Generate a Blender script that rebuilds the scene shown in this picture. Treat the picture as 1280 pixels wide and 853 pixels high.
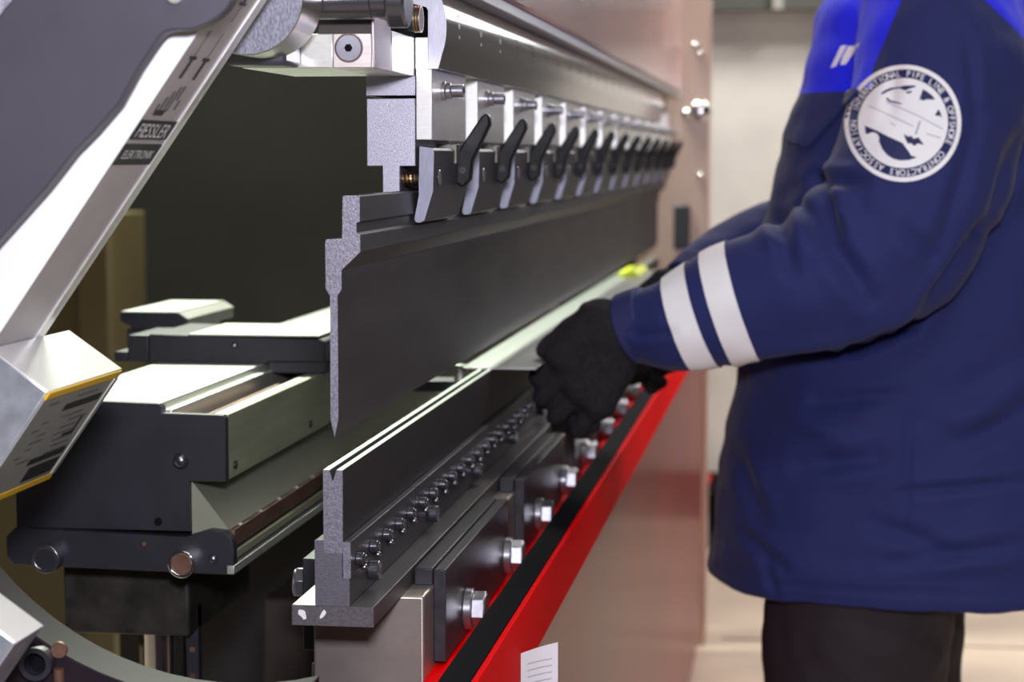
import bpy, bmesh, math, random
import numpy as np
from mathutils import Vector, Matrix, noise
from mathutils.bvhtree import BVHTree

for o in list(bpy.data.objects): bpy.data.objects.remove(o, do_unlink=True)
scene = bpy.context.scene
COL = scene.collection
random.seed(7)

# ------------------------------------------------------------------ camera
# world axes: +Y runs along the machine, +X is the operator's side, z = 0 is the floor
cam_d = bpy.data.cameras.new('camera'); cam = bpy.data.objects.new('camera', cam_d); COL.objects.link(cam)
scene.camera = cam
yaw, pitch = math.radians(7.982), math.radians(5.044)
fwd = Vector((-math.sin(yaw)*math.cos(pitch), math.cos(yaw)*math.cos(pitch), -math.sin(pitch)))
rgt = Vector((math.cos(yaw), math.sin(yaw), 0)); upv = rgt.cross(fwd)
M = Matrix((rgt, upv, -fwd)).transposed().to_4x4(); M.translation = Vector((0, 0, 1.25))
cam.matrix_world = M
cam_d.sensor_width = 36; cam_d.lens = 73.125; cam_d.clip_start = 0.05
cam_d.dof.use_dof = True; cam_d.dof.focus_distance = 1.76; cam_d.dof.aperture_fstop = 7.5

# ------------------------------------------------------------------ world, lamps, exposure
w = bpy.data.worlds.new('hall'); scene.world = w; w.use_nodes = True
w.node_tree.nodes['Background'].inputs[0].default_value = (0.60, 0.58, 0.56, 1)
w.node_tree.nodes['Background'].inputs[1].default_value = 0.05
vs = scene.view_settings
vs.view_transform = 'Standard'; vs.look = 'None'; vs.gamma = 1; vs.use_curve_mapping = False; vs.exposure = 0.0

def area(name, loc, target, sx, sy, power, col):
    d = bpy.data.lights.new(name, 'AREA'); d.shape = 'RECTANGLE'; d.size = sx; d.size_y = sy
    d.energy = power; d.color = col
    o = bpy.data.objects.new(name, d); COL.objects.link(o); o.location = loc
    o.rotation_euler = (Vector(target)-Vector(loc)).to_track_quat('-Z', 'Y').to_euler()
    return o
GREEN = (0.93, 1.0, 0.84); WARM = (1.0, 0.95, 0.88)
area('hall_lamp_rear', (-1.3, 4.95, 3.9), (-0.75, 2.5, 0.9), 1.4, 0.5, 330, GREEN)
area('hall_lamp_operator', (0.9, 1.6, 4.0), (0.2, 2.4, 0.9), 1.6, 0.5, 14, WARM)
area('hall_lamp_far', (0.4, 6.0, 4.0), (0.4, 6.0, 0), 1.6, 0.6, 110, WARM)
area('hall_lamp_far_b', (1.8, 5.2, 4.0), (1.8, 5.2, 0), 1.6, 0.6, 90, WARM)
area('added_fill_lamp', (0.6, -0.7, 4.0), (-0.4, 2.0, 1.0), 1.6, 0.5, 24, WARM)  # fill lamp added behind the camera to brighten the gauge rail
area('camera_flash', (0.04, -0.02, 1.46), (-0.1, 2.2, 1.1), 0.16, 0.10, 34, (0.90, 0.88, 1.0))

# ------------------------------------------------------------------ materials
MATS = {}
def mat(name, col, rough=0.5, metal=0.0, coat=0.0, var=0.0, vscale=(40, 40, 40), bump=0.0, bscale=None, spec=0.5, coat_rough=0.08, col2=None, detail=4.0):
    if name in MATS: return MATS[name]
    m = bpy.data.materials.new(name); m.use_nodes = True; nt = m.node_tree
    b = nt.nodes['Principled BSDF']
    b.inputs['Base Color'].default_value = (*col, 1); b.inputs['Roughness'].default_value = rough
    b.inputs['Metallic'].default_value = metal; b.inputs['Coat Weight'].default_value = coat
    b.inputs['Coat Roughness'].default_value = coat_rough; b.inputs['Specular IOR Level'].default_value = spec
    if var > 0 or bump > 0:
        tc = nt.nodes.new('ShaderNodeTexCoord')
        def nz(sc):
            mp = nt.nodes.new('ShaderNodeMapping'); mp.inputs['Scale'].default_value = sc
            n = nt.nodes.new('ShaderNodeTexNoise'); n.inputs['Scale'].default_value = 1; n.inputs['Detail'].default_value = detail
            nt.links.new(tc.outputs['Object'], mp.inputs[0]); nt.links.new(mp.outputs[0], n.inputs['Vector']); return n
        if var > 0:
            n = nz(vscale); cr = nt.nodes.new('ShaderNodeValToRGB')
            c2 = col2 if col2 else tuple(min(1, c*(1+var)) for c in col)
            c1 = tuple(max(0, c*(1-var)) for c in col)
            cr.color_ramp.elements[0].position = 0.32; cr.color_ramp.elements[1].position = 0.68
            cr.color_ramp.elements[0].color = (*c1, 1); cr.color_ramp.elements[1].color = (*c2, 1)
            nt.links.new(n.outputs['Fac'], cr.inputs[0]); nt.links.new(cr.outputs[0], b.inputs['Base Color'])
        if bump > 0:
            n2 = nz(bscale or vscale); bp = nt.nodes.new('ShaderNodeBump'); bp.inputs['Strength'].default_value = bump
            bp.inputs['Distance'].default_value = 0.001
            nt.links.new(n2.outputs['Fac'], bp.inputs['Height']); nt.links.new(bp.outputs[0], b.inputs['Normal'])
    MATS[name] = m; return m

milled = mat('milled steel', (0.29, 0.285, 0.335), 0.42, 0.85, var=0.25, vscale=(1900, 1900, 420), bump=0.2, bscale=(2000, 2000, 500))
ground = mat('ground steel', (0.62, 0.61, 0.63), 0.32, 0.9, var=0.10, vscale=(500, 30, 500), bump=0.06, bscale=(900, 40, 900))
blackened = mat('black oxide steel', (0.034, 0.032, 0.038), 0.42, 0.05, var=0.25, vscale=(60, 8, 60), bump=0.05, bscale=(700, 60, 700), spec=0.22)
oxide_dark = mat('dark oxide tool steel', (0.045, 0.042, 0.046), 0.5, 0.0, spec=0.16, var=0.2, vscale=(30, 6, 30))
toolend = mat('flash-lit end steel', (0.23, 0.22, 0.26), 0.45, 0.7, var=0.25, vscale=(500, 500, 500), bump=0.25, bscale=(800, 800, 800))  # lighter copy for camera-facing ends: their light is put into the colour
bright = mat('bright machined steel', (0.85, 0.84, 0.82), 0.30, 0.75, var=0.05, vscale=(100, 100, 400))
chrome = mat('chrome', (0.72, 0.72, 0.74), 0.14, 1.0)
boltsteel = mat('zinc bolt steel', (0.42, 0.42, 0.46), 0.30, 0.9, var=0.12, vscale=(200, 200, 200))
brass = mat('spring wire brass', (0.62, 0.43, 0.20), 0.28, 1.0)
redpaint = mat('red machine paint', (0.78, 0.001, 0.003), 0.6, 0.0, coat=0.0, spec=0.02, var=0.08, vscale=(9, 3, 9), coat_rough=0.12)
redpanel = mat('glossy dark red sheet paint', (0.20, 0.010, 0.010), 0.5, 0.0, coat=0.45, spec=0.15, var=0.12, vscale=(5, 2, 5), coat_rough=0.20)
rubber = mat('black rubber', (0.007, 0.007, 0.009), 0.8, spec=0.03)
darkpaint = mat('dark grey machine paint', (0.048, 0.046, 0.060), 0.45, 0.0, var=0.15, vscale=(15, 15, 15), bump=0.05, bscale=(400, 400, 400))
navyblack = mat('blue black gauge paint', (0.017, 0.017, 0.024), 0.45, 0.0, var=0.2, vscale=(20, 20, 20))
alu = mat('anodised aluminium', (0.66, 0.68, 0.62), 0.34, 0.7, var=0.06, vscale=(200, 8, 200))
alu_olive = mat('dull aluminium rail', (0.36, 0.37, 0.25), 0.45, 0.4, var=0.12, vscale=(80, 6, 80))
galva = mat('galvanised sheet', (0.60, 0.64, 0.70), 0.36, 0.75, var=0.16, vscale=(70, 70, 70), detail=2)
flash_white = mat('flash-whitened profile face', (0.86, 0.87, 0.90), 0.4)  # aluminium front face whitened to hold the flash light
labelgrey = mat('grey satin label face', (0.50, 0.47, 0.48), 0.45, 0.2, var=0.05, vscale=(30, 30, 30))
yellow = mat('yellow trim', (0.75, 0.47, 0.02), 0.45)
ink = mat('black label print', (0.012, 0.012, 0.016), 0.5)
inkgrey = mat('faded label print', (0.10, 0.095, 0.095), 0.5)
silverprint = mat('silver label print', (0.42, 0.42, 0.44), 0.4)
plastic = mat('black plastic', (0.005, 0.005, 0.006), 0.45, spec=0.2)
olive = mat('olive yellow paint', (0.088, 0.074, 0.034), 0.5, var=0.15, vscale=(8, 8, 3))
paper = mat('white paper', (0.78, 0.76, 0.80), 0.7)
lime = mat('lime yellow plastic', (0.62, 0.72, 0.02), 0.45)
sheetm = mat('mill finish sheet', (0.60, 0.62, 0.60), 0.30, 0.85, var=0.06, vscale=(300, 6, 300))
rust = mat('rusty brown steel', (0.16, 0.085, 0.06), 0.5, 0.5, var=0.3, vscale=(60, 20, 60))

# ------------------------------------------------------------------ mesh helpers
class MB:
    def __init__(s): s.v = []; s.f = []
    def add(s, v, f):
        o = len(s.v); s.v += [tuple(p) for p in v]; s.f += [tuple(i+o for i in q) for q in f]; return s
    def box(s, x0, x1, y0, y1, z0, z1):
        v = [(x, y, z) for x in (x0, x1) for y in (y0, y1) for z in (z0, z1)]
        return s.add(v, [(0, 1, 3, 2), (4, 6, 7, 5), (0, 4, 5, 1), (2, 3, 7, 6), (0, 2, 6, 4), (1, 5, 7, 3)])
    def prism(s, pts, y0, y1):                       # outline in (x, z), run along y
        n = len(pts)
        ar = sum(pts[i][0]*pts[(i+1) % n][1]-pts[(i+1) % n][0]*pts[i][1] for i in range(n))
        if ar < 0: pts = pts[::-1]
        v = [(x, y0, z) for x, z in pts]+[(x, y1, z) for x, z in pts]
        f = [tuple(range(n)), tuple(range(2*n-1, n-1, -1))]
        f += [(i, i+n, (i+1) % n+n, (i+1) % n) for i in range(n)]
        return s.add(v, f)
    def poly(s, origin, ex, ey, pts, th):             # outline in a tilted plane, thickness th along ex x ey
        ex, ey = Vector(ex).normalized(), Vector(ey).normalized(); nz_ = ex.cross(ey); O = Vector(origin); n = len(pts)
        v = [O+ex*a+ey*b for a, b in pts]+[O+ex*a+ey*b+nz_*th for a, b in pts]
        f = [tuple(range(n))[::-1], tuple(range(n, 2*n))]+[(i, (i+1) % n, (i+1) % n+n, i+n) for i in range(n)]
        return s.add(v, f)
    def cyl(s, p0, p1, r, seg=24, r1=None, ph=0.0):
        p0, p1 = Vector(p0), Vector(p1); a = (p1-p0).normalized(); r1 = r if r1 is None else r1
        t = Vector((0, 0, 1)) if abs(a.z) < 0.9 else Vector((1, 0, 0)); u = a.cross(t).normalized(); q = a.cross(u)
        v = []
        for p, rr in ((p0, r), (p1, r1)):
            for k in range(seg):
                an = 2*math.pi*k/seg+ph; v.append(p+(u*math.cos(an)+q*math.sin(an))*rr)
        f = [tuple(range(seg))[::-1], tuple(range(seg, 2*seg))]
        f += [(k, (k+1) % seg, (k+1) % seg+seg, k+seg) for k in range(seg)]
        return s.add(v, f)
    def ring(s, p0, p1, ro, ri, seg=28):
        p0, p1 = Vector(p0), Vector(p1); a = (p1-p0).normalized()
        t = Vector((0, 0, 1)) if abs(a.z) < 0.9 else Vector((1, 0, 0)); u = a.cross(t).normalized(); q = a.cross(u)
        v = []
        for p, rr in ((p0, ro), (p1, ro), (p1, ri), (p0, ri)):
            for k in range(seg):
                an = 2*math.pi*k/seg; v.append(p+(u*math.cos(an)+q*math.sin(an))*rr)
        f = []
        for j in range(4):
            A, B = j*seg, ((j+1) % 4)*seg
            f += [(A+k, A+(k+1) % seg, B+(k+1) % seg, B+k) for k in range(seg)]
        return s.add(v, f)
    def tube(s, pts, r, seg=8):
        pts = [Vector(p) for p in pts]; v = []; f = []; u = None
        for i, p in enumerate(pts):
            d = (pts[min(i+1, len(pts)-1)]-pts[max(i-1, 0)]).normalized()
            if u is None:
                t = Vector((0, 0, 1)) if abs(d.z) < 0.9 else Vector((1, 0, 0)); u = d.cross(t).normalized()
            u = (u-d*u.dot(d)).normalized(); q = d.cross(u); rr = r[i] if isinstance(r, (list, tuple)) else r
            v += [p+(u*math.cos(2*math.pi*k/seg)+q*math.sin(2*math.pi*k/seg))*rr for k in range(seg)]
        for i in range(len(pts)-1):
            f += [(i*seg+k, i*seg+(k+1) % seg, (i+1)*seg+(k+1) % seg, (i+1)*seg+k) for k in range(seg)]
        f += [tuple(range(seg))[::-1], tuple(range((len(pts)-1)*seg, len(pts)*seg))]
        return s.add(v, f)
    def ellipsoid(s, c, r, nu=20, nv=12, rot=None):
        c = Vector(c); v = []; f = []
        for i in range(nv+1):
            th = math.pi*i/nv
            for k in range(nu):
                ph = 2*math.pi*k/nu
                p = Vector((r[0]*math.sin(th)*math.cos(ph), r[1]*math.sin(th)*math.sin(ph), r[2]*math.cos(th)))
                v.append(c+(rot @ p if rot else p))
        for i in range(nv):
            f += [(i*nu+k, (i+1)*nu+k, (i+1)*nu+(k+1) % nu, i*nu+(k+1) % nu) for k in range(nu)]
        return s.add(v, f)
    def capsule(s, p0, p1, r0, r1, seg=14):
        p0, p1 = Vector(p0), Vector(p1); d = (p1-p0).normalized(); pts = []; rs = []
        for k in range(5):
            an = math.pi/2*k/4.2; pts.append(p0-d*r0*math.cos(an)); rs.append(max(1e-4, r0*math.sin(an)))
        for t in (0, .33, .66, 1): pts.append(p0.lerp(p1, t)); rs.append(r0+(r1-r0)*t)
        for k in range(4, -1, -1):
            an = math.pi/2*k/4.2; pts.append(p1+d*r1*math.cos(an)); rs.append(max(1e-4, r1*math.sin(an)))
        return s.tube(pts, rs, seg)
    def mesh(s, name):
        me = bpy.data.meshes.new(name); me.from_pydata([tuple(p) for p in s.v], [], s.f)
        bm = bmesh.new(); bm.from_mesh(me); bmesh.ops.recalc_face_normals(bm, faces=bm.faces); bm.to_mesh(me); bm.free()
        return me
    def build(s, name, m, parent=None, bevel=0.0, smooth=True, loc=None):
        me = s.mesh(name); me.materials.append(m)
        if smooth:
            for p in me.polygons: p.use_smooth = True
            me.set_sharp_from_angle(angle=math.radians(35))
        o = bpy.data.objects.new(name, me); COL.objects.link(o)
        if loc: o.location = loc
        if parent: attach(o, parent)
        if bevel:
            b = o.modifiers.new('bevel', 'BEVEL'); b.width = bevel; b.segments = 2; b.limit_method = 'ANGLE'; b.angle_limit = math.radians(40)
        return o
def attach(o, parent):
    o.parent = parent
    pl = Vector(parent.location)
    q = parent.parent
    while q: pl += Vector(q.location); q = q.parent
    o.location = Vector(o.location)-pl
def empty(name, loc): 
    o = bpy.data.objects.new(name, None); COL.objects.link(o); o.location = loc; o.empty_display_size = 0.05; return o
def tag(o, label=None, cat=None, group=None, kind=None):
    if label: o['label'] = label
    if cat: o['category'] = cat
    if group: o['group'] = group
    if kind: o['kind'] = kind
    return o
def copy_tree(o, parent=None):
    c = o.copy(); COL.objects.link(c); c.parent = parent
    for ch in list(o.children): copy_tree(ch, c)
    return c
def hexbolt(parent, p, d, r, h, name='bolt', m=None):
    p, d = Vector(p), Vector(d); mb = MB().cyl(p, p+d*h*0.9, r, 6, ph=0.3).cyl(p+d*h*0.9, p+d*h, r*0.88, 24)
    return mb.build(name, m or boltsteel, parent, bevel=0.0008)

# letter shapes, made once
GLYPH = {}
_gl = []
for _ch in sorted(set('FIESSLERELEKTRONIKINTERNATIONALPIPELINE&OFFSHORECONTRACTORSASSOCIATION')):
    _cu = bpy.data.curves.new('g', 'FONT'); _cu.body = _ch; _cu.size = 1.0; _cu.resolution_u = 3; _cu.offset = 0.010
    _o = bpy.data.objects.new('g', _cu); COL.objects.link(_o); _gl.append((_ch, _o))
_dg = bpy.context.evaluated_depsgraph_get()
for _ch, _o in _gl:
    _me = bpy.data.meshes.new_from_object(_o.evaluated_get(_dg), depsgraph=_dg)
    _x = [v.co.x for v in _me.vertices]
    GLYPH[_ch] = ([(v.co.x-min(_x), v.co.y) for v in _me.vertices], [tuple(p.vertices) for p in _me.polygons], max(_x)-min(_x)+0.10)
    bpy.data.meshes.remove(_me)
for _ch, _o in _gl: bpy.data.objects.remove(_o, do_unlink=True)

# ================================================================== SETTING
Y0, Y1 = 1.60, 5.22
fl = MB().box(-4.5, 4.5, -0.6, 9.0, -0.1, 0).build('floor', None or mat('worn beige concrete floor', (0.40, 0.31, 0.25), 0.55, var=0.22, vscale=(2.2, 2.2, 2.2), bump=0.08, bscale=(60, 60, 60)), smooth=False)
tag(fl, kind='structure')
tag(MB().box(-3.6, -0.42, 5.4, 5.5, 0, 3.6).build('wall_back', mat('dark olive grey wall', (0.036, 0.0355, 0.033), 0.8, spec=0.1, var=0.1, vscale=(3, 3, 3)), smooth=False), kind='structure')
tag(MB().box(-0.42, 4.5, 7.9, 8.0, 0, 4.2).build('wall_far', mat('dark hall wall', (0.06, 0.06, 0.06), 0.7, var=0.14, vscale=(1.6, 1.6, 1.6)), smooth=False), kind='structure')
# glowing windows added out of view in the far wall, for bar reflections
pane_m = bpy.data.materials.new('added glow pane'); pane_m.use_nodes = True
_pb = pane_m.node_tree.nodes['Principled BSDF']; _pb.inputs['Base Color'].default_value = (0.8, 0.82, 0.86, 1); _pb.inputs['Roughness'].default_value = 0.2
_pb.inputs['Emission Color'].default_value = (0.97, 0.98, 1.0, 1); _pb.inputs['Emission Strength'].default_value = 7.0
wf = mat('window frame paint', (0.35, 0.35, 0.34), 0.5)
for i in range(3):
    x0 = -0.30+1.15*i
    win = tag(MB().box(x0, x0+1.0, 7.86, 7.90, 1.95, 2.01).box(x0, x0+1.0, 7.86, 7.90, 3.44, 3.50).box(x0, x0+0.06, 7.86, 7.90, 2.01, 3.44).box(x0+0.94, x0+1.0, 7.86, 7.90, 2.01, 3.44).box(x0+0.485, x0+0.515, 7.86, 7.90, 2.01, 3.44).build('added_window_%d' % (i+1), wf, smooth=False), kind='structure')
    for k in range(2): MB().box(x0+0.06+0.455*k, x0+0.485+0.455*k, 7.88, 7.895, 2.01, 3.44).build('pane', pane_m, win, smooth=False)
# floor joints of the concrete slabs
for i, y in enumerate((4.6, 5.35, 6.1, 6.85)):
    MB().box(-0.2, 4.3, y, y+0.014, 0.0, 0.0015).build('floor_joint', mat('dark joint filler', (0.16, 0.12, 0.10), 0.7), fl, smooth=False)

# ================================================================== PRESS BRAKE BED
bed = tag(empty('press_brake_bed', (-0.32, 1.72, 0)), 'red and steel lower bed of a press brake with bolted clamping plates', 'machine bed')
bedsteel = mat('stained bare steel end', (0.36, 0.31, 0.28), 0.36, 0.7, var=0.22, vscale=(12, 12, 18), bump=0.03, bscale=(300, 300, 300))
MB().box(-0.4137, -0.3170, 1.72, 5.18, 0.02, 0.8769).build('bed_block', bedsteel, bed, bevel=0.002)
MB().box(-0.3170, -0.2735, 1.60, 5.18, 0.05, 0.805).build('inner_ledge', redpaint, bed, bevel=0.001)
MB().box(-0.2735, -0.2490, 1.50, 5.20, 0.05, 0.8435).build('top_rail', redpaint, bed, bevel=0.001)
MB().box(-0.2740, -0.2495, 1.50, 5.20, 0.8435, 0.8500).build('rubber_strip', rubber, bed, bevel=0.001)
MB().box(-0.2490, -0.2440, 1.50, 5.20, 0.788, 0.8495).build('front_lip', redpaint, bed, bevel=0.001)
MB().box(-0.2490, -0.2465, 1.50, 5.20, 0.06, 0.788).build('apron_panel', redpanel, bed)
MB().box(-0.430, -0.4137, 1.78, 5.18, 0.05, 0.80).build('rear_web', darkpaint, bed)
for i in range(7):
    yf = 1.766+0.515*i
    pl = MB().box(-0.3170, -0.3060, yf, min(5.18, yf+0.385), 0.809, 0.891).build('clamping_plate', blackened, bed, bevel=0.0012)
    MB().box(-0.3340, -0.3178, yf, min(5.18, yf+0.385), 0.8769, 0.8920).build('spacer', blackened, pl, bevel=0.0012)
    for dy in (0.105, 0.365):
        p = Vector((-0.3060, yf+dy, 0.834))
        MB().cyl(p, p+Vector((0.008, 0, 0)), 0.0190, 28).build('washer', boltsteel, pl, bevel=0.001)
        hexbolt(pl, p+Vector((0.008, 0, 0)), (1, 0, 0), 0.0168, 0.0125)
    yr = 1.83+0.515*i
    rp = MB().box(-0.4500, -0.4137, yr, min(5.17, yr+0.385), 0.80, 0.8850).build('rear_clamping_plate', navyblack, bed, bevel=0.001)
    for dy in (0.045, 0.30):
        p = Vector((-0.4500, yr+dy, 0.853)); hexbolt(rp, p, (-1, 0, 0), 0.0150, 0.018)

# side frame with its round throat
fr = []
for k in range(0, 25):
    an = math.radians(175+ (285-175)*k/24); fr.append((-0.42+0.246*math.cos(an), 1.10+0.246*math.sin(an)))
frame_pts = fr+[(-0.36, 0.70), (-0.40, 0.02), (-1.1, 0.02), (-1.1, 1.12)]
sf = tag(empty('side_frame', (-0.8, 1.45, 0)), 'dark painted machine side frame with round throat cut-out', 'machine frame')
MB().prism(frame_pts, 1.45, 1.50).build('frame_plate', mat('frame paint', (0.016, 0.0095, 0.0145), 0.6, var=0.3, vscale=(12, 12, 12), spec=0.15), sf, bevel=0.001)
MB().ring((-0.556, 1.4385, 0.8785), (-0.556, 1.4501, 0.8785), 0.0125, 0.0085).build('bushing', navyblack, sf)
MB().cyl((-0.556, 1.449, 0.8785), (-0.556, 1.4502, 0.8785), 0.0085).build('bore', rubber, sf)
MB().cyl((-0.5406, 1.4470, 0.8878), (-0.5406, 1.4502, 0.8878), 0.006).build('cap_screw', rust, sf)
MB().cyl((-0.5406, 1.4465, 0.874), (-0.5406, 1.4502, 0.82), 0.004).build('groove_pin', rust, sf)

# far end column
fc = tag(empty('machine_far_frame', (-0.33, 5.27, 0)), 'pinkish beige end column of the press brake beyond the tools', 'machine frame')
MB().box(-0.42, -0.238, 5.27, 5.38, 0.0, 2.4).build('column', mat('beige frame paint', (0.52, 0.36, 0.30), 0.32, coat=0.4, var=0.1, vscale=(3, 3, 3)), fc, bevel=0.004)
MB().box(-0.325, -0.285, 5.252, 5.27, 1.02, 1.13).build('switch_box', navyblack, fc, bevel=0.003)
for (x, z, r) in ((-0.292, 1.358, 0.016), (-0.262, 1.366, 0.027), (-0.262, 1.205, 0.009), (-0.275, 1.53, 0.009), (-0.262, 1.51, 0.007)):
    MB().ellipsoid((x, 5.265, z), (r, 0.012, r), 20, 10).build('glint_cap', chrome, fc)  # chrome caps added as stand-ins for blurred glints

# ================================================================== RAM
ram = tag(empty('press_brake_ram', (-0.33, 1.83, 1.33)), 'upper ram with rounded steel bar and red paint above, paled by a painted reflection', 'machine ram')
barp = [(-0.3474, 1.4100), (-0.3474, 1.3885), (-0.3467, 1.3861), (-0.3331, 1.3825), (-0.3315, 1.3797), (-0.3315, 1.3284), (-0.3225, 1.3284)]
for k in range(13):
    t = k/12; an = math.radians(-38+t*112)
    barp.append((-0.3330+0.0180*math.cos(an), 1.3640+0.0385*math.sin(an)*(1.0 if an > 0 else 0.92)))
barp.append((-0.3290, 1.4100))
bar = MB().prism(barp, 1.83, 4.70).build('rounded_bar', mat('polished bar steel', (0.40, 0.40, 0.44), 0.10, 0.95, var=0.06, vscale=(300, 6, 300)), ram, bevel=0.0006)
MB().prism(barp, 1.8294, 1.83).build('bar_end', mat('brushed bar end', (0.34, 0.34, 0.39), 0.42, 0.8, var=0.12, vscale=(1500, 1500, 80), bump=0.1, bscale=(1800, 1800, 90)), ram)
MB().box(-0.345, -0.3060, 1.86, 5.20, 1.3990, 1.4105).build('ledge_strip', mat('pale grey ledge', (0.55, 0.54, 0.56), 0.4, 0.5), ram, bevel=0.0008)
MB().box(-0.40, -0.3000, 1.87, 5.12, 1.4105, 2.30).build('ram_panel', mat('red ram paint with painted sheen', (0.62, 0.28, 0.29), 0.25, 0.0, coat=1.0, coat_rough=0.14, var=0.25, vscale=(6, 3, 6)), ram, bevel=0.002)  # base paled to hold the bright reflection on the red paint
MB().box(-0.385, -0.3440, 1.83, 5.20, 1.3560, 1.4105).build('ram_core', oxide_dark, ram)
# stamped marks, one small column at every clamp
for k in range(20):
    y = 1.90+0.13*k; m1 = MB()
    for q, (dz, hh) in enumerate(((0.012, .0022), (0.004, .003), (-0.006, .0016))):
        z = 1.366+dz; an = math.asin(max(-1, min(1, (z-1.364)/0.0385))); x = -0.3330+0.0180*math.cos(an)
        m1.ring((x-0.0003, y, z), (x+0.0003, y, z), hh, hh*0.5, 12)
    m1.build('stamped_mark', silverprint if k < 3 else ink, ram)

# ================================================================== TOOL CLAMPS
def make_clamp():
    r = empty('tool_clamp', (-0.35, 1.83, 1.2187)); y0, L = 1.83, 0.186
    MB().prism([(-0.3877, 1.3026), (-0.3433, 1.3026), (-0.3433, 1.2422), (-0.3575, 1.2422), (-0.3575, 1.2187), (-0.3735, 1.2187), (-0.3735, 1.2422), (-0.3877, 1.2422)], y0, y0+L).build('t_body', milled, r, bevel=0.0007)
    MB().box(-0.3885, -0.3433, y0+0.001, y0+L, 1.3047, 1.3229).build('cap_block', milled, r, bevel=0.0006)
    MB().box(-0.3428, -0.3282, y0, y0+L, 1.2656, 1.3284).build('adapter_block', bright, r, bevel=0.0007)
    MB().box(-0.3428, -0.3320, y0, y0+L, 1.3284, 1.3559).build('adapter_neck', bright, r)
    foot = [(-0.3397, 1.2599), (-0.3290, 1.2585), (-0.3265, 1.2562), (-0.3275, 1.2202), (-0.3355, 1.1942), (-0.3395, 1.1920), (-0.3432, 1.1925), (-0.3446, 1.1952), (-0.3420, 1.2077), (-0.3405, 1.2159)]
    jaw = MB().prism(foot, y0, y0+L).build('jaw_plate', mat('jaw steel', (0.036, 0.034, 0.040), 0.4, 0.1, var=0.15, vscale=(60, 60, 60), spec=0.25), r, bevel=0.0007)
    MB().prism([(x, z) for x, z in foot], y0-0.0006, y0).build('jaw_end', mat('brushed jaw end', (0.21, 0.215, 0.265), 0.4, 0.8, var=0.15, vscale=(1500, 1500, 90), bump=0.1, bscale=(1800, 1800, 100)), jaw)
    MB().cyl((-0.3272, y0+0.03, 1.232), (-0.3262, y0+0.03, 1.232), 0.007).build('dowel', boltsteel, jaw, bevel=0.0004)
    # spring between stem and jaw
    sp = MB(); pts = []
    for k in range(0, 81):
        t = k/80; an = t*2*math.pi*5; pts.append((-0.3574+t*0.0168, y0+0.012+0.006*math.cos(an), 1.2310+0.0060*math.sin(an)))
    sp.tube(pts, 0.0011, 6).build('spring', brass, r)
    MB().cyl((-0.3574, y0+0.012, 1.2310), (-0.3408, y0+0.012, 1.2310), 0.0042, 14).build('spring_pin', blackened, r)
    # cap screw with washers
    p = Vector((-0.3282, y0+0.053, 1.3105))
    MB().cyl(p, p+Vector((0.0035, 0, 0)), 0.0088).build('washer', boltsteel, r, bevel=0.0005)
    MB().cyl(p+Vector((0.0035, 0, 0)), p+Vector((0.0085, 0, 0)), 0.0072).build('collar', boltsteel, r, bevel=0.0008)
    sc = MB().cyl(p+Vector((0.0085, 0, 0)), p+Vector((0.0200, 0, 0)), 0.0060).build('cap_screw', boltsteel, r, bevel=0.0008)
    MB().cyl(p+Vector((0.0199, 0, 0)), p+Vector((0.0202, 0, 0)), 0.0030, 6).build('hex_socket', rubber, sc)
    # pivot block and black lever
    MB().box(-0.3430, -0.3250, y0+0.112, y0+0.128, 1.2440, 1.2625).build('pivot_block', mat('pivot steel', (0.16, 0.15, 0.13), 0.4, 0.6), r, bevel=0.0006)
    lv = [(-0.3300, 1.2270), (-0.3290, 1.2530), (-0.3205, 1.2655), (-0.3045, 1.2890), (-0.3005, 1.2922), (-0.2970, 1.2895), (-0.2962, 1.2810), (-0.3085, 1.2560), (-0.3130, 1.2470), (-0.3150, 1.2290), (-0.3230, 1.2210)]
    MB().prism(lv, y0+0.131, y0+0.145).build('lever', plastic, r, bevel=0.0018)
    MB().cyl((-0.322, y0+0.129, 1.2380), (-0.322, y0+0.149, 1.2380), 0.0035, 12).build('lever_pin', blackened, r)
    return r
clamp = make_clamp()
tag(clamp, 'steel punch clamp with black lever gripping the punch under the rounded bar', 'tool clamp', 'punch clamps along the ram')
ORD = ('second', 'third', 'fourth', 'fifth', 'sixth', 'seventh', 'eighth', 'ninth', 'tenth', 'eleventh', 'twelfth')
for i in range(1, 13):
    c = copy_tree(clamp); c.location.y = 1.83+0.262*i
    c['label'] = '%s steel punch clamp with black lever, counted from the hinge bracket' % ORD[i-1] if i < 12 else 'last steel punch clamp with black lever, beside the beige end column'
clamp['label'] = 'steel punch clamp at the bare end of the ram beside the hinge bracket'

# ================================================================== PUNCH, DIE, HOLDER
pp = [(-0.3583, 1.2194), (-0.3573, 1.2203), (-0.3458, 1.2203), (-0.3447, 1.2194), (-0.3449, 1.2000), (-0.3475, 1.1988), (-0.3475, 1.1912), (-0.3446, 1.1894), (-0.3446, 1.1762), (-0.3597, 1.1616), (-0.3597, 1.1465), (-0.3630, 1.1414), (-0.3630, 1.0437), (-0.3662, 1.0289), (-0.3693, 1.0437), (-0.3690, 1.1414), (-0.3725, 1.1470), (-0.3725, 1.1836), (-0.3717, 1.1858), (-0.3589, 1.1868)]
pu = tag(empty('bending_punch', (-0.366, 1.6, 1.0289)), 'long dark steel bending punch with stepped profile and sharp lower edge', 'punch')
MB().prism(pp, Y0, Y1).build('punch_blade', oxide_dark, pu, bevel=0.0004)
MB().prism(pp, Y0-0.0006, Y0).build('lit_end', toolend, pu)
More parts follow.
